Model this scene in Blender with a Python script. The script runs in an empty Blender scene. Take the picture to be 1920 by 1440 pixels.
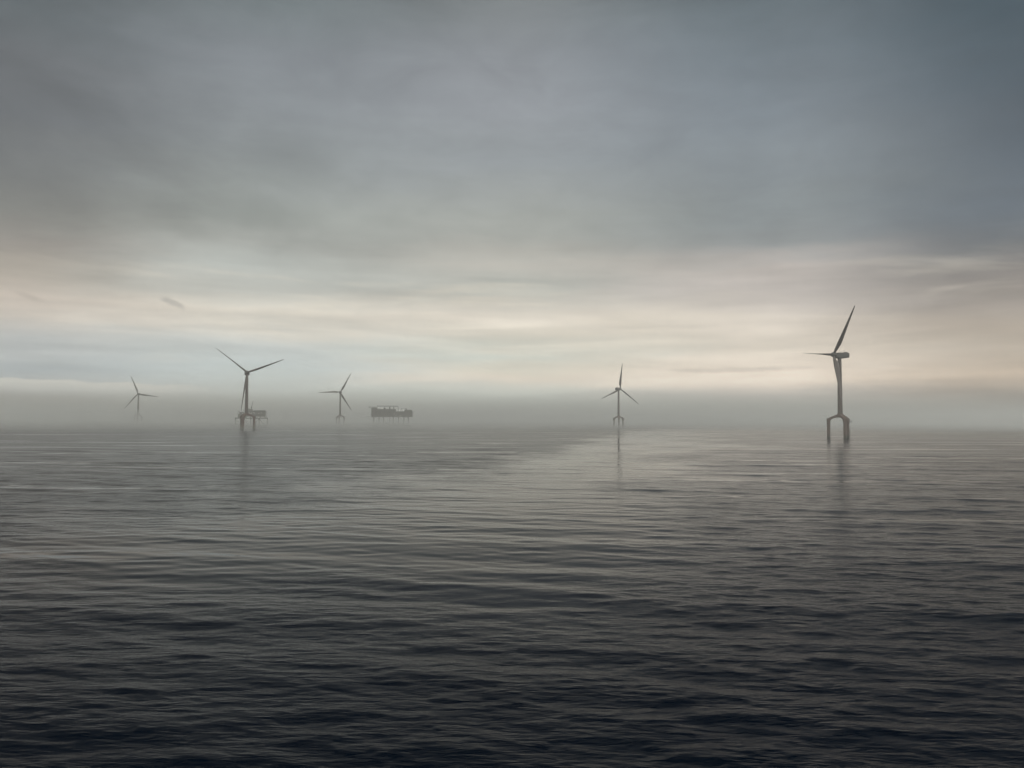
import bpy, bmesh, math, random
import numpy as np
from mathutils import Vector, Matrix
R = math.radians
PI = math.pi
random.seed(4)
rng = np.random.default_rng(11)

# ------------------------------------------------------------------ camera
F = 1478.0            # focal length in photo pixels (1920 wide)
CAM_H = 20.0
PITCH = math.atan(63.6 / F)
ROLL = 0.0043
sc = bpy.context.scene
cd = bpy.data.cameras.new('camera')
cd.sensor_width = 36.0
cd.lens = 36.0 * F / 1920.0
cd.clip_start = 0.5
cd.clip_end = 60000.0
cam = bpy.data.objects.new('camera', cd)
sc.collection.objects.link(cam)
cam.matrix_world = Matrix.Translation((0, 0, CAM_H)) @ Matrix.Rotation(PI / 2 + PITCH, 4, 'X') @ Matrix.Rotation(ROLL, 4, 'Z')
sc.camera = cam
CR = cam.matrix_world.to_3x3()

def pix_dir(px, py):
    return (CR @ Vector(((px - 960) / F, (720 - py) / F, -1.0))).normalized()

# ------------------------------------------------------------------ world, sun, exposure
SUN_AZ = R(78)        # to the right of the view direction (+Y)
SUN_EL = R(28)
w = bpy.data.worlds.new('World')
sc.world = w
w.use_nodes = True
NT = w.node_tree
NT.nodes.clear()

def srgb(c):
    out = []
    for v in c:
        v = v / 255.0
        out.append(v / 12.92 if v <= 0.04045 else ((v + 0.055) / 1.055) ** 2.4)
    return out

class NB:
    """small helper to write shader maths"""
    def __init__(s, nt): s.nt = nt
    def n(s, t, **k):
        nd = s.nt.nodes.new(t)
        for a, b in k.items(): setattr(nd, a, b)
        return nd
    def put(s, sock, v):
        if isinstance(v, bpy.types.NodeSocket): s.nt.links.new(v, sock)
        else: sock.default_value = v
    def m(s, op, a, b=0.0, c=0.0, clamp=False):
        nd = s.n('ShaderNodeMath', operation=op); nd.use_clamp = clamp
        s.put(nd.inputs[0], a); s.put(nd.inputs[1], b); s.put(nd.inputs[2], c)
        return nd.outputs[0]
    def comb(s, x, y, z):
        nd = s.n('ShaderNodeCombineXYZ')
        s.put(nd.inputs[0], x); s.put(nd.inputs[1], y); s.put(nd.inputs[2], z)
        return nd.outputs[0]
    def noise(s, vec, scale, detail=3.0, rough=0.5, dist=0.0):
        nd = s.n('ShaderNodeTexNoise')
        s.put(nd.inputs['Vector'], vec)
        nd.inputs['Scale'].default_value = scale
        nd.inputs['Detail'].default_value = detail
        nd.inputs['Roughness'].default_value = rough
        nd.inputs['Distortion'].default_value = dist
        return nd.outputs['Fac']
    def rng(s, v, a, b, c=0.0, d=1.0, smooth=True):
        nd = s.n('ShaderNodeMapRange', interpolation_type='SMOOTHSTEP' if smooth else 'LINEAR')
        s.put(nd.inputs[0], v)
        for i, q in enumerate((a, b, c, d)): nd.inputs[i + 1].default_value = q
        return nd.outputs[0]
    def mix(s, f, a, b, blend='MIX'):
        nd = s.n('ShaderNodeMix', data_type='RGBA', blend_type=blend)
        s.put(nd.inputs[0], f)
        for sock, v in ((nd.inputs[6], a), (nd.inputs[7], b)):
            if isinstance(v, bpy.types.NodeSocket): s.nt.links.new(v, sock)
            else: sock.default_value = (*v, 1.0) if len(v) == 3 else v
        return nd.outputs[2]

B = NB(NT)
# cloud deck: columns of colour (azimuth, given as photo x) by elevation (given as photo y)
SKY = {
 0:    [(0,(100,106,108)),(100,(108,111,113)),(200,(117,120,122)),(300,(126,128,127)),(400,(137,137,132)),(450,(152,147,140)),(500,(172,165,154)),
        (550,(200,190,178)),(590,(198,190,179)),(640,(183,185,182)),(690,(170,176,176)),(722,(172,173,168)),(745,(158,157,150)),(780,(135,134,128))],
 480:  [(0,(122,130,132)),(100,(135,140,144)),(200,(142,147,150)),(300,(146,151,151)),(400,(154,158,153)),(450,(168,170,164)),(500,(180,183,177)),
        (545,(190,190,182)),(580,(214,208,195)),(615,(208,205,195)),(650,(196,200,196)),(695,(192,199,196)),(725,(184,188,182)),(755,(166,168,160)),(785,(150,152,144))],
 960:  [(0,(126,131,132)),(100,(140,144,148)),(200,(148,152,156)),(300,(151,156,158)),(400,(163,166,161)),(450,(168,170,164)),(490,(186,183,174)),
        (540,(180,181,173)),(565,(190,187,177)),(595,(224,216,202)),(625,(212,206,192)),(665,(198,201,191)),(695,(212,206,191)),(712,(220,211,196)),(732,(190,192,183)),(760,(167,170,162)),(785,(154,157,148))],
 1440: [(0,(107,117,122)),(100,(119,128,134)),(200,(129,137,143)),(300,(137,144,148)),(400,(141,147,148)),(455,(147,150,149)),(500,(186,179,172)),
        (545,(188,181,174)),(600,(214,205,192)),(650,(211,202,188)),(700,(226,215,200)),(718,(218,207,192)),(738,(180,176,168)),(760,(162,162,154)),(785,(150,151,142))],
 1920: [(0,(77,90,97)),(100,(84,95,102)),(200,(92,101,108)),(300,(100,109,117)),(400,(108,115,121)),(450,(115,117,118)),(500,(130,126,122)),
        (550,(150,143,136)),(600,(172,162,150)),(650,(178,167,153)),(700,(188,174,157)),(722,(170,160,147)),(742,(146,140,131)),(785,(118,117,111))],
}
tc = B.n('ShaderNodeTexCoord')
sep = B.n('ShaderNodeSeparateXYZ')
NT.links.new(tc.outputs['Generated'], sep.inputs[0])
dx, dy, dz = sep.outputs
az = B.m('ARCTAN2', dx, dy)
el = B.m('ARCSINE', dz)
# streaked wisps: noise in azimuth / elevation, far wider than tall, and a cloud-deck projection overhead
azs = B.comb(B.m('MULTIPLY', az, 2.2), B.m('MULTIPLY', el, 15.0), 0.0)
n1 = B.noise(azs, 1.6, 5.0, 0.52, 0.3)
zc = B.m('ADD', B.m('MAXIMUM', dz, 0.0), 0.10)
deck = B.comb(B.m('DIVIDE', dx, zc), B.m('DIVIDE', dy, zc), 0.0)
n2 = B.noise(deck, 0.75, 6.0, 0.55, 0.4)
n3 = B.noise(B.comb(B.m('MULTIPLY', az, 5.0), B.m('MULTIPLY', el, 55.0), 3.0), 1.0, 4.0, 0.5, 0.4)
up = B.rng(el, R(1.8), R(12), 0.0, 1.0)
low = B.rng(el, R(0.5), R(3.5), 0.12, 1.0)
wob = B.m('ADD', B.m('MULTIPLY', B.m('SUBTRACT', n1, 0.5), B.m('MULTIPLY', low, R(2.6))),
          B.m('MULTIPLY', B.m('SUBTRACT', n3, 0.5), B.m('MULTIPLY', low, R(1.0))))
elw = B.m('ADD', el, wob)
REAR_FILL = (1.19, 1.19, 1.09)
def ramp(xp):
    r_ = B.n('ShaderNodeValToRGB')
    cr = r_.color_ramp
    stops = []
    for y, c in SKY[xp]:
        e = math.asin(max(-1, min(1, pix_dir(xp, y).z)))
        T = math.exp(-2.3e-4 * 132 / math.sin(max(e, R(0.2))))      # seen through the haze box
        T = max(T, 0.42)
        stops.append((e, [max(0.02, (v - (1 - T) * j) / T) for v, j in zip(srgb(c), (0.27, 0.275, 0.25))]))
    stops.sort(key=lambda q: q[0])
    top = stops[-1][1]
    stops += [(R(30), [v * 0.5 for v in top]), (R(34), [v * 0.16 for v in top]), (R(60), [v * 0.15 for v in top])]
    stops = [(e / 1.2, c) for e, c in stops]
    while len(cr.elements) < len(stops): cr.elements.new(0.5)
    for i, (p, c) in enumerate(stops):
        cr.elements[i].position = max(0.0, min(1.0, p))
    for i, (p, c) in enumerate(stops):
        cr.elements[i].color = (*c, 1)
    NT.links.new(B.m('DIVIDE', elw, 1.2), r_.inputs[0])
    return r_.outputs[0]
xs = sorted(SKY)
cols = [ramp(x) for x in xs]
azs_ = [math.atan2(pix_dir(x, 783).x, pix_dir(x, 783).y) for x in xs]
c = cols[0]
azn = B.m('ADD', az, B.m('MULTIPLY', B.m('SUBTRACT', n2, 0.5), 0.25))
for i in range(1, len(xs)):
    c = B.mix(B.rng(azn, azs_[i - 1], azs_[i]), c, cols[i])
# unseen sky behind the viewer, brightened as added fill for fog and turbines
c = B.mix(B.rng(B.m('ABSOLUTE', az), R(50), R(100), 0.0, 1.0), c, tuple(REAR_FILL))
# cloud texture, with broken pale openings low down
n5 = B.noise(B.comb(B.m('MULTIPLY', az, 6.0), B.m('MULTIPLY', el, 13.0), 5.0), 1.3, 6.0, 0.62, 0.5)
n6 = B.noise(B.comb(B.m('MULTIPLY', az, 3.2), B.m('ADD', B.m('MULTIPLY', el, 26.0), B.m('MULTIPLY', az, 1.5)), 9.0), 1.0, 5.0, 0.55, 0.6)
opn = B.m('MULTIPLY', B.rng(n6, 0.50, 0.68), B.m('MULTIPLY', B.rng(el, R(2.5), R(5.5)), B.rng(el, R(9), R(12.5), 1.0, 0.0)))
opn = B.m('MULTIPLY', opn, B.rng(B.m('ABSOLUTE', B.m('SUBTRACT', az, 0.05)), 0.3, 0.62, 1.0, 0.3))
c = B.mix(B.m('MULTIPLY', opn, 0.42), c, tuple(srgb((236, 226, 208))))
tex = B.m('ADD', 1.0, B.m('MULTIPLY', B.m('SUBTRACT', n2, 0.5), B.m('MULTIPLY', up, 0.75)))
tex = B.m('MULTIPLY', tex, B.m('ADD', 1.0, B.m('MULTIPLY', B.m('SUBTRACT', n3, 0.5), B.m('MULTIPLY', low, B.rng(el, R(7), R(15), 0.60, 0.12)))))
c = B.mix(1.0, c, B.comb(tex, tex, tex), 'MULTIPLY')
t5 = B.m('ADD', 1.0, B.m('MULTIPLY', B.m('SUBTRACT', n5, 0.5), B.rng(el, R(5), R(14), 0.10, 0.42)))
c = B.mix(1.0, c, B.comb(t5, t5, t5), 'MULTIPLY')
# pale crest of a far cloud bank, left
cn = B.noise(B.comb(B.m('MULTIPLY', az, 34.0), 0.0, 7.0), 1.0, 4.0, 0.55)
crest = B.m('ADD', B.m('SUBTRACT', R(2.15), B.m('MULTIPLY', B.m('ADD', az, 0.42), 0.022)), B.m('MULTIPLY', B.m('SUBTRACT', cn, 0.5), R(0.55)))
dd = B.m('SUBTRACT', crest, el)
cm = B.m('MULTIPLY', B.rng(dd, 0.0, R(0.05)), B.rng(dd, R(0.1), R(1.1), 1.0, 0.0))
cm = B.m('MULTIPLY', cm, B.rng(az, R(-25), R(-19), 1.0, 0.0))
c = B.mix(B.m('MULTIPLY', cm, 0.9), c, tuple(srgb((236, 234, 224))))
# small dark wisps
def wisp(xp, yp, wx, wy, col, amt, slope=0.0):
    global c
    d = pix_dir(xp, yp); a0 = math.atan2(d.x, d.y); e0 = math.asin(d.z)
    wn = B.noise(B.comb(B.m('MULTIPLY', az, 60.0), B.m('MULTIPLY', el, 160.0), xp * 0.01), 1.0, 4.0, 0.6)
    u = B.m('DIVIDE', B.m('SUBTRACT', az, a0), wx / F)
    ee = B.m('SUBTRACT', B.m('SUBTRACT', el, e0), B.m('MULTIPLY', B.m('SUBTRACT', az, a0), slope))
    v = B.m('DIVIDE', ee, wy / F)
    q = B.m('ADD', B.m('MULTIPLY', u, u), B.m('MULTIPLY', v, v))
    q = B.m('ADD', q, B.m('MULTIPLY', B.m('SUBTRACT', wn, 0.5), 2.6))
    c = B.mix(B.rng(q, 0.1, 1.3, amt, 0.0), c, tuple(srgb(col)))
wisp(322, 567, 24, 7, (150, 148, 144), 0.45, -0.38)
wisp(55, 556, 24, 5, (176, 166, 155), 0.4, -0.3)
wisp(1355, 694, 110, 5, (196, 184, 170), 0.4)
wisp(1470, 690, 60, 4, (205, 194, 180), 0.3)
# thin clear sky showing through the deck
sky = B.n('ShaderNodeTexSky', sky_type='NISHITA', sun_disc=False)
sky.sun_elevation = SUN_EL
sky.sun_rotation = SUN_AZ
sky.altitude = 0.0
skyc = B.mix(1.0, sky.outputs[0], (0.10, 0.10, 0.10), 'MULTIPLY')
c = B.mix(0.97, skyc, c)
SKY_GAIN = 1.0
bg = B.n('ShaderNodeBackground')
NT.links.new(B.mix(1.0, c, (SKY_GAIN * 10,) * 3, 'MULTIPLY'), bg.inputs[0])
bg.inputs[1].default_value = 0.1
wo = B.n('ShaderNodeOutputWorld')
NT.links.new(bg.outputs[0], wo.inputs[0])

sl = bpy.data.lights.new('sun', 'SUN')
sl.energy = 0.8
sl.angle = R(40)
sl.color = (1.0, 0.965, 0.91)
sun = bpy.data.objects.new('sun', sl)
sc.collection.objects.link(sun)
sv = Vector((math.sin(SUN_AZ) * math.cos(SUN_EL), math.cos(SUN_AZ) * math.cos(SUN_EL), math.sin(SUN_EL)))
sun.rotation_euler = sv.to_track_quat('Z', 'Y').to_euler()
sun.location = sv * 500

sc.view_settings.view_transform = 'Standard'
sc.view_settings.look = 'None'
sc.view_settings.exposure = 0.0
sc.view_settings.gamma = 1.0

# ------------------------------------------------------------------ helpers
COL = sc.collection
def tag(o, label=None, cat=None, group=None, kind=None):
    if label: o['label'] = label
    if cat: o['category'] = cat
    if group: o['group'] = group
    if kind: o['kind'] = kind
    return o
def mesh_from(name, bm, mat, smooth=False):
    bmesh.ops.recalc_face_normals(bm, faces=bm.faces)
    me = bpy.data.meshes.new(name)
    bm.to_mesh(me); bm.free()
    me.materials.append(mat)
    if smooth:
        me.shade_smooth()
        me.set_sharp_from_angle(angle=R(35))
    return me
def place(name, me, parent=None, mat4=None):
    o = bpy.data.objects.new(name, me); COL.objects.link(o)
    if parent: o.parent = parent
    if mat4 is not None: o.matrix_local = mat4
    return o
def empty(name, loc, rz=0.0):
    o = bpy.data.objects.new(name, None); COL.objects.link(o)
    o.location = loc; o.rotation_euler = (0, 0, rz); o.empty_display_size = 5
    return o
def ring(bm, pts): return [bm.verts.new(p) for p in pts]
def loft(bm, rings, cap=True):
    for a, b in zip(rings[:-1], rings[1:]):
        n = len(a)
        for i in range(n): bm.faces.new((a[i], a[(i + 1) % n], b[(i + 1) % n], b[i]))
    if cap:
        bm.faces.new(rings[0][::-1]); bm.faces.new(rings[-1])
def lathe(bm, prof, n=28, cx=0, cy=0, cap=True):
    rs = [ring(bm, [(cx + r * math.cos(2 * PI * i / n), cy + r * math.sin(2 * PI * i / n), z) for i in range(n)]) for r, z in prof]
    loft(bm, rs, cap)
def tube(bm, p0, p1, r0, r1=None, n=10):
    r1 = r0 if r1 is None else r1
    p0, p1 = Vector(p0), Vector(p1)
    q = (p1 - p0).to_track_quat('Z', 'Y')
    rs = []
    for p, r in ((p0, r0), (p1, r1)):
        rs.append(ring(bm, [p + q @ Vector((r * math.cos(2 * PI * i / n), r * math.sin(2 * PI * i / n), 0)) for i in range(n)]))
    loft(bm, rs)
def box(bm, x0, x1, y0, y1, z0, z1, bev=0.0):
    r_ = bmesh.ops.create_cube(bm, size=1.0, matrix=Matrix.Translation(((x0 + x1) / 2, (y0 + y1) / 2, (z0 + z1) / 2)) @ Matrix.Diagonal((x1 - x0, y1 - y0, z1 - z0, 1)))
    if bev:
        es = {e for v in r_['verts'] for e in v.link_edges}
        bmesh.ops.bevel(bm, geom=list(es), offset=bev, segments=2, affect='EDGES')

# ------------------------------------------------------------------ materials
def mat_paint(name, col, rough=0.45, stain=0.25, stain_col=(0.12, 0.09, 0.06), splash=True, streak=True, metal=0.0):
    m = bpy.data.materials.new(name); m.use_nodes = True
    nt = m.node_tree; b = NB(nt); p = nt.nodes['Principled BSDF']
    t = b.n('ShaderNodeTexCoord')
    mp = b.n('ShaderNodeMapping'); nt.links.new(t.outputs['Object'], mp.inputs[0])
    mp.inputs['Scale'].default_value = (0.8, 0.8, 0.09)
    n_ = b.noise(mp.outputs[0], 1.0, 6.0, 0.6)
    n_b = b.noise(t.outputs['Object'], 0.35, 5.0, 0.6)
    f = b.m('MULTIPLY', b.rng(n_, 0.48, 0.75), stain)
    cc = b.mix(f, col, stain_col)
    cc = b.mix(b.m('MULTIPLY', b.rng(n_b, 0.4, 0.7), 0.18), cc, tuple(v * 0.7 for v in col))
    if splash:   # weed and rust in the splash zone, by height above the water
        g = b.n('ShaderNodeNewGeometry'); s = b.n('ShaderNodeSeparateXYZ'); nt.links.new(g.outputs['Position'], s.inputs[0])
        z = b.m('ADD', s.outputs[2], b.m('MULTIPLY', b.m('SUBTRACT', n_b, 0.5), 3.0))
        cc = b.mix(b.rng(z, 1.0, 4.5, 0.85, 0.0), cc, (0.045, 0.05, 0.035))
    nt.links.new(cc, p.inputs['Base Color'])
    nt.links.new(b.m('ADD', rough, b.m('MULTIPLY', n_b, 0.2)), p.inputs['Roughness'])
    p.inputs['Metallic'].default_value = metal
    bp = b.n('ShaderNodeBump'); bp.inputs['Strength'].default_value = 0.25; bp.inputs['Distance'].default_value = 0.03
    nt.links.new(n_b, bp.inputs['Height']); nt.links.new(bp.outputs[0], p.inputs['Normal'])
    return m
M_TOWER = mat_paint('tower_paint', (0.11, 0.090, 0.083), stain=0.3)
M_PILE = mat_paint('pile_paint', (0.115, 0.078, 0.067), stain=0.55)
M_BLADE = mat_paint('blade_paint', (0.080, 0.063, 0.058), splash=False, stain=0.15)
M_NAC = mat_paint('nacelle_paint', (0.08, 0.076, 0.074), splash=False, stain=0.2)
M_STEEL = mat_paint('dark_steel', (0.09, 0.09, 0.088), splash=False, rough=0.5)
M_MOD = mat_paint('module_paint', (0.16, 0.155, 0.145), splash=False, stain=0.4)
M_MOD2 = mat_paint('module_paint_pale', (0.20, 0.195, 0.185), splash=False, stain=0.3)
M_JACKET = mat_paint('jacket_paint', (0.12, 0.11, 0.09), stain=0.5)
def mat_lamp(name, s):
    m = bpy.data.materials.new(name); m.use_nodes = True
    p = m.node_tree.nodes['Principled BSDF']
    p.inputs['Base Color'].default_value = (0.8, 0.8, 0.75, 1)
    p.inputs['Emission Color'].default_value = (1.0, 0.97, 0.9, 1)
    p.inputs['Emission Strength'].default_value = s
    return m
M_LAMP = mat_lamp('deck_lamp_glass', 1.8)
M_WIN = bpy.data.materials.new('window_glass'); M_WIN.use_nodes = True
_p = M_WIN.node_tree.nodes['Principled BSDF']; _p.inputs['Base Color'].default_value = (0.03, 0.035, 0.04, 1); _p.inputs['Roughness'].default_value = 0.12

# ------------------------------------------------------------------ sea
def build_sea():
    # fan of rings, fine ahead and coarse behind; waves are real displacement
    a_f = np.linspace(R(-46), R(46), 900)
    a_c = np.linspace(R(46), R(314), 70)[1:-1]
    A = np.concatenate([a_f, a_c])
    k = 1.0078
    rr = [14.0]
    while rr[-1] < 26000: rr.append(rr[-1] * (1.0036 if 42 < rr[-1] < 520 else k))
    rr = np.array(rr)
    rr = np.concatenate([[0.01, 5.0, 10.0], rr])
    RR, AA = np.meshgrid(rr, A, indexing='ij')
    X = RR * np.sin(AA); Y = RR * np.cos(AA)
    d = np.gradient(rr)
    DR = np.repeat(d[:, None], len(A), 1)
    fine = np.ones_like(AA); fine[:, 900:] = 0
    DA = np.where(fine > 0, RR * (R(92) / 900), RR * 0.07)
    SP = np.maximum(DR, DA * 0.6)
    # patches of rougher and calmer water (gusts and slicks), in metres on the water
    def patch(x, y, cx, cy, sx, sy, rot):
        c_, s_ = math.cos(rot), math.sin(rot)
        u = ((x - cx) * c_ + (y - cy) * s_) / sx; v = (-(x - cx) * s_ + (y - cy) * c_) / sy
        return np.exp(-(u * u + v * v))
    D = np.hypot(X, Y); AZ = np.degrees(np.arctan2(X, Y))
    warp = 0.10 * np.sin(X / 21.0 + Y / 37.0) + 0.07 * np.sin(X / 9.0 - Y / 15.0 + 1) + 0.06 * np.sin(X / 55.0 + 2) + 0.05 * np.sin(Y / 11.0 + X / 5.5) + 0.06 * np.sin(Y / 90.0 + X / 40.0) + 0.05 * np.sin(Y / 33.0 - X / 80.0 + 2)
    edge = np.interp(AZ, [-46, -33, -21, -10, -2, 3, 7, 10, 15, 46], [140, 160, 225, 255, 310, 440, 800, 1400, 2600, 2600])
    q = (edge - D * (1 + warp)) / (0.10 * edge)
    slick = 1 / (1 + np.exp(-np.clip(q, -30, 30)))
    slick *= np.clip(1.0 - (AZ + 20 * warp - 8) / 12, 0.30, 1.0)                 # rougher towards the right
    slick *= 0.25 + 0.75 * np.clip((D * (1 + 1.5 * warp) - 70) / 60, 0, 1)      # and close by
    gust = 0.88 - 0.83 * slick
    gust += 0.10 * patch(X, Y, 30, 60, 90, 38, -0.2)
    gust = np.clip(gust, 0.03, 1.0)
    Z = np.zeros_like(X); DXs = np.zeros_like(X); DYs = np.zeros_like(X)
    lost = np.zeros_like(X)
    r2 = np.random.default_rng(5)
    N = 140
    lam = np.exp(np.linspace(math.log(0.75), math.log(34.0), N)) * r2.uniform(0.95, 1.05, N)
    for i in range(N):
        L = lam[i]
        spread = 0.25 + 0.30 * (1 - i / N)
        th = R(-100) + r2.normal(0, spread)        # travel direction; crests lie roughly across the view
        if L > 9: th = R(-100) + r2.normal(0, 0.20)
        kk = 2 * PI / L
        slope = 0.0105 if L < 3 else (0.0105 if L < 8 else (0.0075 if L < 14 else 0.0062))
        a = slope / kk
        ph = r2.uniform(0, 2 * PI)
        kx, ky = kk * math.cos(th), kk * math.sin(th)
        fade = np.clip((L / SP - 2.2) / 3.0, 0, 1)
        g = (0.40 + 0.62 * gust) if L > 6 else ((0.42 + 0.7 * gust) if L > 2.6 else (0.04 + 1.2 * gust))
        arg = kx * X + ky * Y + ph
        s_, c_ = np.sin(arg), np.cos(arg)
        am = a * fade * g
        Z += am * s_
        DXs += am * math.cos(th) * c_; DYs += am * math.sin(th) * c_
        lost += 0.5 * (slope * g) ** 2 * (1 - fade ** 2)
    lost += (0.085 * (0.25 + gust)) ** 2 * np.clip((D - 250) / 700, 0, 1)      # ripples too small to resolve far off
    flat = RR > 15
    Xd = np.where(flat, X + DXs, X); Yd = np.where(flat, Y + DYs, Y)
    nv = X.size
    na = len(A)
    co = np.stack([Xd.ravel(), Yd.ravel(), Z.ravel()], 1).astype(np.float32)
    i, j = np.meshgrid(np.arange(len(rr) - 1), np.arange(na), indexing='ij')
    j2 = (j + 1) % na
    fc = np.stack([i * na + j, i * na + j2, (i + 1) * na + j2, (i + 1) * na + j], -1).reshape(-1, 4)[:, ::-1]
    me = bpy.data.meshes.new('sea')
    me.vertices.add(nv); me.vertices.foreach_set('co', co.ravel())
    nf = len(fc)
    me.loops.add(nf * 4); me.loops.foreach_set('vertex_index', fc.ravel().astype(np.int32))
    me.polygons.add(nf); me.polygons.foreach_set('loop_start', (np.arange(nf) * 4).astype(np.int32))
    me.update(calc_edges=True); me.validate()
    me.shade_smooth()
    for nm, arr in (('gust', gust), ('slope_lost', np.sqrt(lost))):
        at = me.attributes.new(nm, 'FLOAT', 'POINT'); at.data.foreach_set('value', arr.ravel().astype(np.float32))
    m = bpy.data.materials.new('sea_water'); m.use_nodes = True
    nt = m.node_tree; b = NB(nt); p = nt.nodes['Principled BSDF']
    p.inputs['Base Color'].default_value = (0.0003, 0.0026, 0.0075, 1)
    p.inputs['IOR'].default_value = 1.333
    p.inputs['Specular IOR Level'].default_value = 0.055
    p.inputs['Specular Tint'].default_value = (0.90, 1.0, 0.93, 1)
    ga = b.n('ShaderNodeAttribute', attribute_name='gust').outputs['Fac']
    lo = b.n('ShaderNodeAttribute', attribute_name='slope_lost').outputs['Fac']
    t = b.n('ShaderNodeTexCoord')
    def nz(sx, sy, rot, det, rough, dist=0.0):
        mp = b.n('ShaderNodeMapping'); nt.links.new(t.outputs['Object'], mp.inputs[0])
        mp.inputs['Rotation'].default_value = (0, 0, rot); mp.inputs['Scale'].default_value = (sx, sy, 1)
        return b.noise(mp.outputs[0], 1.0, det, rough, dist)
    h1 = nz(0.34, 1.05, R(8), 3.0, 0.55, 0.3)
    h2 = nz(0.95, 2.9, R(12), 4.0, 0.6, 0.3)
    h3 = nz(0.16, 0.42, R(6), 3.0, 0.5, 0.3)
    streaks = nz(0.0035, 0.06, R(2), 4.0, 0.6, 0.6)
    # rows of calm water show as long thin pale lines far off
    calm = b.rng(streaks, 0.57, 0.64, 0.0, 0.9)
    gg = b.m('MULTIPLY', b.m('ADD', 0.05, b.m('MULTIPLY', ga, 1.5)), b.m('SUBTRACT', 1.0, calm))
    h = b.m('ADD', b.m('MULTIPLY', h1, 0.20), b.m('ADD', b.m('MULTIPLY', h2, 0.06), b.m('MULTIPLY', h3, 0.25)))
    bp = b.n('ShaderNodeBump'); bp.inputs['Distance'].default_value = 1.0
    nt.links.new(b.m('MULTIPLY', gg, 0.60), bp.inputs['Strength'])
    nt.links.new(h, bp.inputs['Height']); nt.links.new(bp.outputs[0], p.inputs['Normal'])
    rg = b.m('ADD', 0.02, b.m('MULTIPLY', b.m('MULTIPLY', lo, 1.05), b.m('SUBTRACT', 1.0, calm)))
    nt.links.new(b.m('MINIMUM', b.m('ADD', rg, b.m('MULTIPLY', ga, 0.06)), 0.4), p.inputs['Roughness'])
    me.materials.append(m)
    o = bpy.data.objects.new('sea', me); COL.objects.link(o)
    tag(o, kind='structure')
build_sea()

# ------------------------------------------------------------------ wind turbines
HUB_Z = 90.0
BL = 61.0
def pile_mesh():
    bm = bmesh.new()
    lathe(bm, [(1.8, -6), (1.8, 15.2), (1.98, 15.4), (1.98, 16.0), (1.8, 16.2), (1.8, 19.4), (1.72, 19.6)], 26)
    return mesh_from('pile', bm, M_PILE, True)
def cross_mesh():
    # three box girders, arched underneath, rising from the pile heads to the tower foot
    bm = bmesh.new()
    prof = [(13.7, 16.8), (13.7, 20.6), (12.2, 21.3), (3.0, 25.4), (0.0, 26.0), (0.0, 22.0)]
    for i in range(1, 9):
        a = PI / 2 * i / 8
        prof.append((10.4 * math.sin(a) ** 0.9, 17.0 + 5.0 * math.cos(a) ** 0.8 if i < 8 else 16.8))
    for kx in range(3):
        an = kx * 2 * PI / 3
        c_, s_ = math.cos(an), math.sin(an)
        rs = []
        for side in (-1.68, 1.68):
            rs.append(ring(bm, [(r * c_ - side * s_, r * s_ + side * c_, z + 0.01 * kx) for r, z in prof]))
        loft(bm, rs)
    lathe(bm, [(2.9, 21.9), (3.0, 24.6), (2.75, 26.2)], 28)
    return mesh_from('support_cross', bm, M_PILE)
def tower_mesh():
    bm = bmesh.new()
    pr = [(2.95, 26.0), (2.95, 26.4), (2.62, 26.5)]
    for z0, z1 in ((26.5, 47.0), (47.0, 67.0), (67.0, 87.4)):
        f = lambda z: 2.62 - 0.62 * (z - 26.5) / 61.0
        pr += [(f(z1 - 0.3), z1 - 0.3), (f(z1) + 0.07, z1 - 0.25), (f(z1) + 0.07, z1 - 0.02)]
    lathe(bm, pr, 36)
    return mesh_from('tower', bm, M_TOWER, True)
def door_mesh():
    bm = bmesh.new(); box(bm, 2.45, 2.72, -0.55, 0.55, 27.2, 29.6, 0.03)
    return mesh_from('door', bm, M_STEEL)
def nacelle_mesh():
    # local frame: +X upwind (towards the rotor), z = 0 at the hub axis, x = 0 on the tower axis
    bm = bmesh.new()
    secs = [(-10.0, 2.6, -2.3, 2.4), (-9.7, 2.9, -2.6, 2.7), (-5.0, 3.1, -3.3, 2.85), (-1.0, 3.1, -3.5, 2.85), (3.2, 3.0, -3.2, 2.7), (4.9, 2.5, -2.5, 2.3)]
    rs = []
    for x, hw, z0, z1 in secs:
        pts = []
        cz, hz = (z0 + z1) / 2, (z1 - z0) / 2
        for i in range(32):
            a = 2 * PI * i / 32
            ca, sa = math.cos(a), math.sin(a)
            e = 0.20
            pts.append((x, 1.22 * hw * math.copysign(abs(ca) ** e, ca), cz + hz * math.copysign(abs(sa) ** e, sa)))
        rs.append(ring(bm, pts))
    loft(bm, rs)
    lathe(bm, [(2.15, -3.6), (2.15, -2.2)], 28)
    # roof rail
    for y in (-2.3, 2.3):
        tube(bm, (-9.2, y, 3.7), (2.0, y, 3.7), 0.05, n=6)
        for x in np.linspace(-9.2, 2.0, 7): tube(bm, (x, y, 2.7), (x, y, 3.7), 0.05, n=6)
    return mesh_from('nacelle', bm, M_NAC, True)
def cooler_mesh():
    bm = bmesh.new(); box(bm, -8.8, -5.8, -1.7, 1.7, 2.75, 3.5, 0.08)
    for i in range(7): box(bm, -8.7 + 0.42 * i, -8.5 + 0.42 * i, -1.5, 1.5, 3.49, 3.62)
    return mesh_from('cooler', bm, M_STEEL)
def mast_mesh():
    bm = bmesh.new(); tube(bm, (0, 0, 2.6), (0, 0, 5.6), 0.09, 0.05, 8); tube(bm, (-0.4, 0, 5.3), (0.4, 0, 5.3), 0.05, n=6)
    tube(bm, (0.4, 0, 5.3), (0.4, 0, 5.65), 0.10, n=8)
    return mesh_from('sensor_mast', bm, M_STEEL)
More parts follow.
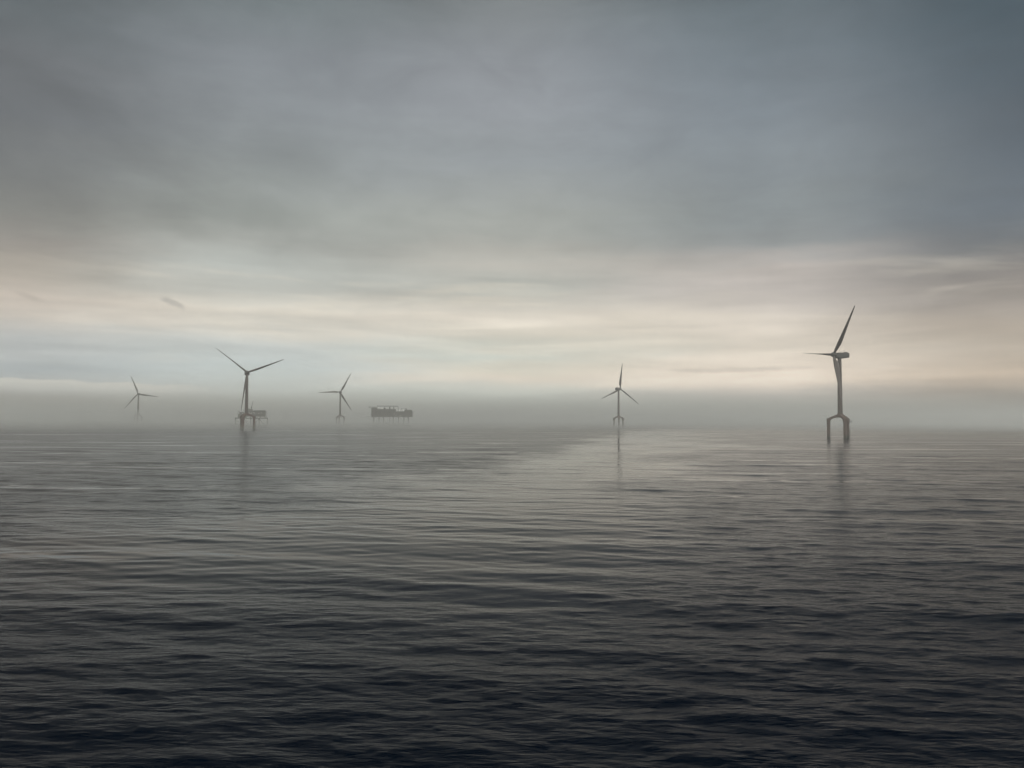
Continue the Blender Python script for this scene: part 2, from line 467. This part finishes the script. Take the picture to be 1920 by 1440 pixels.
def hub_mesh():
    # spinner, axis +X, centre at x = 0
    bm = bmesh.new()
    rs = []
    for x, r in ((-2.4, 2.3), (-2.2, 2.6), (0, 2.8), (1.3, 2.6), (2.4, 2.05), (3.1, 1.3), (3.4, 0.5)):
        rs.append(ring(bm, [(x, r * math.cos(2 * PI * i / 28), r * math.sin(2 * PI * i / 28)) for i in range(28)]))
    loft(bm, rs)
    return mesh_from('hub', bm, M_NAC, True)
def blade_mesh():
    # span along +Z, chord along Y (+Y trailing), thickness along X; starts at the hub
    bm = bmesh.new()
    st = [(1.6, 2.5, 1.0, 0), (4.5, 2.6, 0.98, 0), (7, 3.4, 0.70, 9), (10, 4.6, 0.46, 13), (13, 5.3, 0.36, 13), (17, 5.1, 0.30, 11), (22, 4.5, 0.26, 8),
          (28, 3.8, 0.23, 6), (35, 3.1, 0.21, 4), (43, 2.4, 0.19, 2), (51, 1.8, 0.18, 1), (57, 1.3, 0.17, 0), (60, 0.8, 0.17, 0), (BL, 0.15, 0.2, 0)]
    n = 22
    rs = []
    for z, ch, th, tw in st:
        ch = ch * (1.0 if z < 5 else 1.12)
        t = min(1, max(0, (z - 4.5) / 6))
        pts = []
        for i in range(n):
            a = 2 * PI * i / n
            cx_, cy_ = ch / 2 * math.cos(a), ch / 2 * th * math.sin(a)      # ellipse
            # aerofoil-like: taper the trailing side
            u = 0.5 - 0.5 * math.cos(a)
            ay = ch * (0.5 + 0.5 * math.cos(a)) - 0.30 * ch
            ax = ch * th * 0.5 * math.sin(a) * (1 - 0.75 * t * (0.5 + 0.5 * math.cos(a)) ** 1.5) * 1.15
            yy = (1 - t) * cx_ + t * ay
            xx = (1 - t) * ch * th / 2 * math.sin(a) + t * ax
            tr = R(tw)
            X_ = xx * math.cos(tr) + yy * math.sin(tr) * -1; Y_ = xx * math.sin(tr) + yy * math.cos(tr)
            pre = 2.6 * (z / BL) ** 2.2
            pts.append((X_ , Y_, z, pre))
        rs.append(ring(bm, [(q[0] , q[1], q[2]) for q in pts]))
    loft(bm, rs)
    return mesh_from('blade', bm, M_BLADE, True)
def landing_mesh():
    bm = bmesh.new()
    # gallery on the pile head: local +X points outwards from the pile
    box(bm, 1.5, 5.0, -1.7, 1.7, 17.2, 17.5)
    for x in (1.8, 3.4, 4.9):
        for y in (-1.6, 1.6): tube(bm, (x, y, 17.5), (x, y, 18.7), 0.05, n=6)
    for z in (18.1, 18.7):
        tube(bm, (1.8, -1.6, z), (4.9, -1.6, z), 0.045, n=6); tube(bm, (1.8, 1.6, z), (4.9, 1.6, z), 0.045, n=6); tube(bm, (4.9, -1.6, z), (4.9, 1.6, z), 0.045, n=6)
    tube(bm, (1.6, 0, 15.6), (4.4, 0, 17.2), 0.12, n=8)
    return mesh_from('access_platform', bm, M_STEEL)
def ladder_mesh():
    bm = bmesh.new()
    for y in (-0.9, 0.9):
        tube(bm, (2.5, y, 0.4), (2.5, y, 8.6), 0.16, n=8)
        for z in (1.2, 4.8, 8.4): tube(bm, (1.5, y * 0.9, z), (2.5, y, z), 0.12, n=8)
    for y in (-0.28, 0.28): tube(bm, (2.15, y, 0.5), (2.15, y, 17.2), 0.05, n=6)
    for i in range(40): tube(bm, (2.15, -0.28, 0.8 + i * 0.41), (2.15, 0.28, 0.8 + i * 0.41), 0.03, n=5)
    box(bm, 1.6, 3.0, -0.8, 0.8, 11.6, 11.8)
    for y in (-0.75, 0.75): tube(bm, (2.95, y, 11.8), (2.95, y, 12.9), 0.05, n=6)
    tube(bm, (2.95, -0.75, 12.9), (2.95, 0.75, 12.9), 0.05, n=6)
    return mesh_from('boat_ladder', bm, M_STEEL)
ME = dict(pile=pile_mesh(), cross=cross_mesh(), tower=tower_mesh(), door=door_mesh(), nac=nacelle_mesh(), cooler=cooler_mesh(), mast=mast_mesh(),
          hub=hub_mesh(), blade=blade_mesh(), landing=landing_mesh(), ladder=ladder_mesh())
TILT = R(5)
def turbine(px, s, legs, yaw, azim, pitch, label, landing=0):
    """px: photo column of the tower; s: photo pixels per metre there; yaw: heading of the rotor (deg, 0 = towards +X, -90 = towards viewer)"""
    d = F / s
    o = empty('wind_turbine', ((px - 960) / F * d, d, 0), -math.atan((px - 960) / F))
    tag(o, label, 'wind turbine', 'wind turbines standing in the sea')
    for k in range(3):
        a = R(legs + 120 * k)
        place('pile', ME['pile'], o, Matrix.Translation((12 * math.cos(a), 12 * math.sin(a), 0)) @ Matrix.Rotation(a, 4, 'Z'))
    place('support_cross', ME['cross'], o, Matrix.Rotation(R(legs), 4, 'Z'))
    place('tower', ME['tower'], o, Matrix.Identity(4))
    place('door', ME['door'], o, Matrix.Rotation(R(-70), 4, 'Z'))
    a = R(legs + 120 * landing)
    mp = Matrix.Translation((12 * math.cos(a), 12 * math.sin(a), 0)) @ Matrix.Rotation(0.0 if landing >= 0 else a, 4, 'Z')
    place('access_platform', ME['landing'], o, mp)
    place('boat_ladder', ME['ladder'], o, mp)
    yawm = Matrix.Translation((0, 0, HUB_Z)) @ Matrix.Rotation(R(yaw), 4, 'Z')
    na = place('nacelle', ME['nac'], o, yawm)
    place('cooler', ME['cooler'], na, Matrix.Identity(4))
    for x, y in ((-5.2, 1.2), (-1.6, -1.2)): place('sensor_mast', ME['mast'], na, Matrix.Translation((x, y, 0)))
    hubm = yawm @ Matrix.Rotation(-TILT, 4, 'Y') @ Matrix.Translation((6.9, 0, 0))
    place('hub', ME['hub'], o, hubm)
    for k in range(3):
        bm_ = hubm @ Matrix.Rotation(R(azim + 120 * k), 4, 'X') @ Matrix.Rotation(R(2.0), 4, 'Y') @ Matrix.Rotation(R(pitch), 4, 'Z')
        place('blade', ME['blade'], o, bm_)
    return o
TURB = [
 # px, s, legs, yaw, azim, pitch
 (1575.2, 1.717, 173, 213, 84, 90, 'nearest and largest wind turbine, dark against the pale sky at the right, side on', 2),
 (1160.0, 0.787, 33, 57, 8, 25, 'far wind turbine right of the middle, one blade straight up, nacelle pointing left'),
 (638.1, 0.664, 20, 267, 92, 20, 'wind turbine left of the long platform, one blade level to the left'),
 (462.5, 1.174, 8, 273, 52, 55, 'wind turbine with two blades raised in a V before the platform on braced legs'),
 (259.6, 0.594, 22, 258, 22, 20, 'faintest wind turbine at far left, its foot lost in fog, beneath the cloud crest'),
]
for t in TURB: turbine(*t)

# ------------------------------------------------------------------ platforms
def lamps(parent, pts, r=0.42):
    for p in pts:
        bm = bmesh.new()
        bmesh.ops.create_uvsphere(bm, u_segments=10, v_segments=6, radius=r, matrix=Matrix.Translation(p) @ Matrix.Diagonal((1.3, 0.6, 1, 1)))
        place('deck_lamp', mesh_from('deck_lamp', bm, M_LAMP), parent)
def rail(bm, x0, x1, y, z, step=3.0, h=1.2, r=0.07):
    tube(bm, (x0, y, z + h), (x1, y, z + h), r, n=5); tube(bm, (x0, y, z + h * .5), (x1, y, z + h * .5), r, n=5)
    n = max(2, int((x1 - x0) / step))
    for i in range(n + 1): tube(bm, (x0 + (x1 - x0) * i / n, y, z), (x0 + (x1 - x0) * i / n, y, z + h), r, n=5)
def part(name, mat, parent, fn, smooth=False):
    bm = bmesh.new(); fn(bm)
    return place(name, mesh_from(name, bm, mat, smooth), parent)

def braced_platform():
    s = 0.815; d = F / s
    cx = 472.0
    o = empty('offshore_platform', ((cx - 960) / F * d, d, 0), -math.atan((cx - 960) / F))
    tag(o, 'boxy grey platform on short braced legs behind the turbine with raised blades', 'platform')
    X = lambda zx: (430 + zx / 19.2 - cx) / s            # zoomed x of the photo crop to metres
    Z = lambda zy: (798.3 - (740 + zy / 19.2)) / s
    # legs
    for x in (X(268), X(560), X(790), X(1075), X(1358)):
        for y in (-12, 12):
            part('leg', M_JACKET, o, lambda bm: tube(bm, (x, y, -5), (x, y, Z(840)), 0.75 if abs(x) > 30 else 1.0, n=14), True)
    for (x0, z0, x1, z1) in ((X(575), Z(890), X(700), Z(1090)), (X(1060), Z(885), X(900), Z(1070)), (X(1095), Z(885), X(1245), Z(1110)), (X(540), Z(890), X(370), Z(1110))):
        for y in (-12, 12):
            part('brace', M_JACKET, o, lambda bm: tube(bm, (x0, y, z0), (x1, y, z1), 0.6, n=10), True)
    for y in (-12, 12):
        part('cross_beam', M_JACKET, o, lambda bm: tube(bm, (X(250), y, Z(1108)), (X(1358), y, Z(1108)), 0.35, n=8), True)
        part('cross_beam', M_JACKET, o, lambda bm: tube(bm, (X(268), y, Z(960)), (X(400), y, Z(960)), 0.3, n=8), True)
    part('lower_deck', M_MOD, o, lambda bm: (box(bm, X(262), X(1365), -14, 14, Z(872), Z(842)), rail(bm, X(262), X(1365), -13.9, Z(842))))
    md = part('module', M_MOD, o, lambda bm: (box(bm, X(600), X(1290), -13, 13, Z(800), Z(602), 0.2),
              [box(bm, X(605) + i * 3.0, X(605) + i * 3.0 + .35, -13.35, -13.0, Z(795), Z(610)) for i in range(14)],
              [box(bm, X(620 + i * 160), X(640 + i * 160), -12, -11, Z(842), Z(800)) for i in range(5)]))
    part('module', M_MOD2, o, lambda bm: (box(bm, X(350), X(590), -11, 9, Z(842), Z(705), 0.15), box(bm, X(400), X(560), -9, 7, Z(705), Z(640), 0.15)))
    part('upper_house', M_MOD2, o, lambda bm: (box(bm, X(680), X(845), -8, 8, Z(601), Z(530), 0.2), box(bm, X(690), X(760), -6, 6, Z(530), Z(512), 0.1)))
    part('roof_deck', M_STEEL, o, lambda bm: (box(bm, X(845), X(1300), -13.6, 13.6, Z(600), Z(588)), rail(bm, X(860), X(1298), -13.5, Z(588)), rail(bm, X(860), X(1298), 13.5, Z(588))))
    part('stair_tower', M_STEEL, o, lambda bm: ([tube(bm, (X(1300) + a, y, Z(842)), (X(1300) + a, y, Z(600)), 0.15, n=6) for a in (0, 2.0) for y in (-11, -8)],
              [tube(bm, (X(1300), -11, Z(842) + i * 3.4), (X(1300) + 2.0, -11, Z(842) + i * 3.4 + 3.0), 0.14, n=6) for i in range(4)]))
    part('pipe_rack', M_STEEL, o, lambda bm: ([tube(bm, (X(360 + 45 * i), -12, Z(705)), (X(360 + 45 * i), -12, Z(600 - 14 * (i % 3))), 0.22, n=6) for i in range(5)],
              tube(bm, (X(350), -12, Z(620)), (X(560), -12, Z(560)), 0.3, n=6), tube(bm, (X(440), -12, Z(565)), (X(555), -12, Z(572)), 0.3, n=6)))
    cr = part('crane', M_STEEL, o, lambda bm: (tube(bm, (X(800), -4, Z(530)), (X(800), -4, Z(480)), 0.9, n=10), box(bm, X(785), X(825), -5.5, -2.5, Z(480), Z(455), 0.1)))
    def boom(bm):
        p0, p1 = Vector((X(800), -4, Z(478))), Vector((X(858), -4, Z(240)))
        for a, b_ in ((-.7, -.7), (.7, -.7), (0, .8)):
            tube(bm, p0 + Vector((a, b_, 0)), p1 + Vector((a * .2, b_ * .2, 0)), 0.16, n=6)
        for i in range(12):
            f0, f1 = i / 12, (i + 1) / 12
            sg = -1 if i % 2 else 1
            tube(bm, p0.lerp(p1, f0) + Vector((.7 * sg * (1 - .8 * f0), -.7 * (1 - .8 * f0), 0)), p0.lerp(p1, f1) + Vector((-.7 * sg * (1 - .8 * f1), -.7 * (1 - .8 * f1), 0)), 0.1, n=5)
    bo = part('boom', M_STEEL, cr, boom)
    lamps(o, [Vector((X(x), -13.6, Z(y))) for x, y in ((742, 672), (797, 680), (868, 658), (908, 675), (1060, 680), (1140, 670), (515, 684), (510, 575), (425, 600))])
    part('muster_light_box', M_MOD2, o, lambda bm: box(bm, X(585), X(640), -14.1, -13.1, Z(850), Z(800), 0.1))
braced_platform()

def long_platform():
    yb = 795.8
    s = 0.655; d = F / s
    cx = 735.0
    o = empty('offshore_platform', ((cx - 960) / F * d, d, 0), -math.atan((cx - 960) / F))
    tag(o, 'long low grey platform on thin legs in fog, with a helideck at its left end', 'platform')
    X = lambda zx: (680 + zx / 16 - cx) / s
    Z = lambda zy: (yb - (740 + zy / 16)) / s
    for x in (345, 505, 640, 820, 925, 1085, 1240, 1375):
        for y in (-14, 14):
            part('leg', M_JACKET, o, lambda bm: tube(bm, (X(x), y, -5), (X(x), y, Z(672)), 1.15 if x not in (820,) else 0.8, n=14), True)
    for y in (-14, 14):
        part('cross_beam', M_JACKET, o, lambda bm: tube(bm, (X(345), y, Z(862)), (X(1375), y, Z(862)), 0.5, n=8), True)
    part('hull_deck', M_MOD, o, lambda bm: (box(bm, X(278), X(1488), -17, 17, Z(672), Z(640), 0.2),))
    part('module', M_MOD, o, lambda bm: (box(bm, X(280), X(1000), -16, 16, Z(640), Z(440), 0.2),
        [box(bm, X(290) + i * 5.0, X(290) + i * 5 + .5, -16.5, -16, Z(636), Z(446)) for i in range(14)],
        box(bm, X(280), X(1000), -16.5, -16.1, Z(545), Z(538))))
    part('module', M_MOD, o, lambda bm: (box(bm, X(1004), X(1486), -15.5, 15.5, Z(640), Z(505), 0.2), box(bm, X(1255), X(1480), -14, 14, Z(505), Z(462), 0.2),
        [box(bm, X(1010) + i * 5.0, X(1010) + i * 5 + .5, -16.0, -15.5, Z(636), Z(510)) for i in range(9)]))
    for xa, xb, hy, zt in ((282, 440, 13, 395), (640, 690, 6, 395), (800, 835, 6, 372), (925, 950, 6, 372)):
        part('upper_house', M_MOD, o, lambda bm: box(bm, X(xa), X(xb), -hy, hy, Z(440), Z(zt), 0.2))
    part('helideck', M_STEEL, o, lambda bm: (box(bm, X(195), X(425), -14, 12, Z(382), Z(371)), tube(bm, (X(280), -12, Z(440)), (X(215), -12, Z(383)), 0.35, n=6), tube(bm, (X(280), 10, Z(440)), (X(215), 10, Z(383)), 0.35, n=6)))
    def gb(bm):
        z0, z1 = Z(358), Z(338)
        for z in (z0, z1):
            for y in (-1.2, 1.2): tube(bm, (X(435), y, z), (X(1055), y, z), 0.38, n=6)
        n = 18
        for i in range(n):
            xa, xb = X(435) + (X(1055) - X(435)) * i / n, X(435) + (X(1055) - X(435)) * (i + 1) / n
            for y in (-1.2, 1.2): tube(bm, (xa, y, z0 if i % 2 else z1), (xb, y, z1 if i % 2 else z0), 0.2, n=5)
        for y in (-1.2, 1.2):
            tube(bm, (X(1050), y, z1), (X(1070), y, Z(375)), 0.4, n=6); tube(bm, (X(1068), y, Z(378)), (X(1068), y, Z(505)), 0.5, n=6)
            for x in (445, 660, 820, 938): tube(bm, (X(x), y, z0), (X(x), y, Z(440)), 0.35, n=6)
    part('gantry', M_STEEL, o, gb)
    part('roof_rail', M_STEEL, o, lambda bm: (rail(bm, X(1010), X(1250), -15, Z(505), 3, 2.2, .12), rail(bm, X(1255), X(1478), -13.8, Z(462), 3, 1.4, .12), rail(bm, X(450), X(990), -15.8, Z(440), 4, 1.4, .12)))
    part('vent_house', M_STEEL, o, lambda bm: (box(bm, X(1285), X(1330), -4, 4, Z(432), Z(415), .1), box(bm, X(1298), X(1316), -1.5, 1.5, Z(462), Z(432)),
                                               tube(bm, (X(1160), 0, Z(505)), (X(1160), 0, Z(410)), .3, n=6), tube(bm, (X(1160), 0, Z(411)), (X(1290), 0, Z(411)), .3, n=6)))
    part('stair_tower', M_STEEL, o, lambda bm: ([tube(bm, (X(1492) + a, y, Z(665)), (X(1492) + a, y, Z(500)), 0.18, n=6) for a in (0, 2.2) for y in (-10, -7)],
        [tube(bm, (X(1492), -10, Z(665) + i * 4), (X(1492) + 2.2, -10, Z(665) + i * 4 + 3.6), 0.16, n=6) for i in range(4)]))
    lamps(o, [Vector((X(x), -16.9, Z(y))) for x, y in ((485, 400), (505, 392), (560, 410), (585, 405), (608, 418), (1050, 482), (1095, 482), (1110, 470), (1165, 485), (1180, 470), (1220, 480), (1230, 462), (1075, 660), (1115, 640), (1140, 635), (950, 580))], 0.5)
    return o
long_platform()

# ------------------------------------------------------------------ air: haze everywhere, and a low fog bank lying on the far water
def vol_mat(name, col, dens, g):
    m = bpy.data.materials.new(name); m.use_nodes = True
    nt = m.node_tree; nt.nodes.clear()
    v = nt.nodes.new('ShaderNodeVolumePrincipled'); o = nt.nodes.new('ShaderNodeOutputMaterial')
    v.inputs['Color'].default_value = (*col, 1); v.inputs['Density'].default_value = dens; v.inputs['Anisotropy'].default_value = g
    nt.links.new(v.outputs[0], o.inputs['Volume'])
    return m
bm = bmesh.new(); box(bm, -13000, 13000, -2500, 15000, -12, 152)
hz = place('haze', mesh_from('haze', bm, vol_mat('haze_air', (0.93, 0.94, 0.92), 2.3e-4, 0.35)))
tag(hz, 'thin grey sea haze over the whole scene', 'haze', kind='stuff')

def fog_bank():
    # closed body of fog: thin leading edge nearer the viewer, thicker further off, uneven top
    xs_ = np.linspace(-7000, 7000, 180); ys_ = np.concatenate([np.linspace(0, 1, 46) ** 1.7])
    r3 = np.random.default_rng(3)
    waves = [(r3.uniform(160, 1500), r3.uniform(0, 2 * PI), r3.uniform(0, 6.28)) for _ in range(26)]
    bm = bmesh.new()
    grid = []
    for x in xs_:
        row = []
        front = 1080 + 0.10 * x * (1 if x < 0 else 0.0) + 120 * math.sin(x / 900.0 + 1) + 90 * math.sin(x / 310.0)
        for v in ys_:
            y = front + v * (12000 - front)
            h = 0
            for L, th, ph in waves: h += math.sin(2 * PI / L * (x * math.cos(th) + y * math.sin(th)) + ph) * L / 1500
            dd_ = y - front
            z = 0.4 + 31 * (1 - math.exp(-dd_ / 700.0)) + (10 * h / 2.5) * min(1, dd_ / 2500)
            if v == 0: z = 0.0
            row.append(bm.verts.new((x, y, max(z, 0.0))))
        grid.append(row)
    low_ = [[bm.verts.new((v.co.x, v.co.y, -3.0)) for v in (row[0], row[-1])] for row in grid]
    for i in range(len(grid) - 1):
        for j in range(len(ys_) - 1): bm.faces.new((grid[i][j], grid[i + 1][j], grid[i + 1][j + 1], grid[i][j + 1]))
        bm.faces.new((low_[i][0], low_[i + 1][0], grid[i + 1][0], grid[i][0]))
        bm.faces.new((grid[i][-1], grid[i + 1][-1], low_[i + 1][1], low_[i][1]))
        bm.faces.new((low_[i][1], low_[i + 1][1], low_[i + 1][0], low_[i][0]))
    bm.faces.new([low_[0][0]] + grid[0] + [low_[0][1]])
    bm.faces.new([low_[-1][1]] + grid[-1][::-1] + [low_[-1][0]])
    o = place('fog_bank', mesh_from('fog_bank', bm, vol_mat('fog_air', (0.93, 0.94, 0.92), 1.35e-3, 0.35)))
    tag(o, 'low grey fog bank lying on the far sea', 'fog', kind='stuff')
fog_bank()
sc.cycles.volume_bounces = 2
sc.cycles.max_bounces = 8
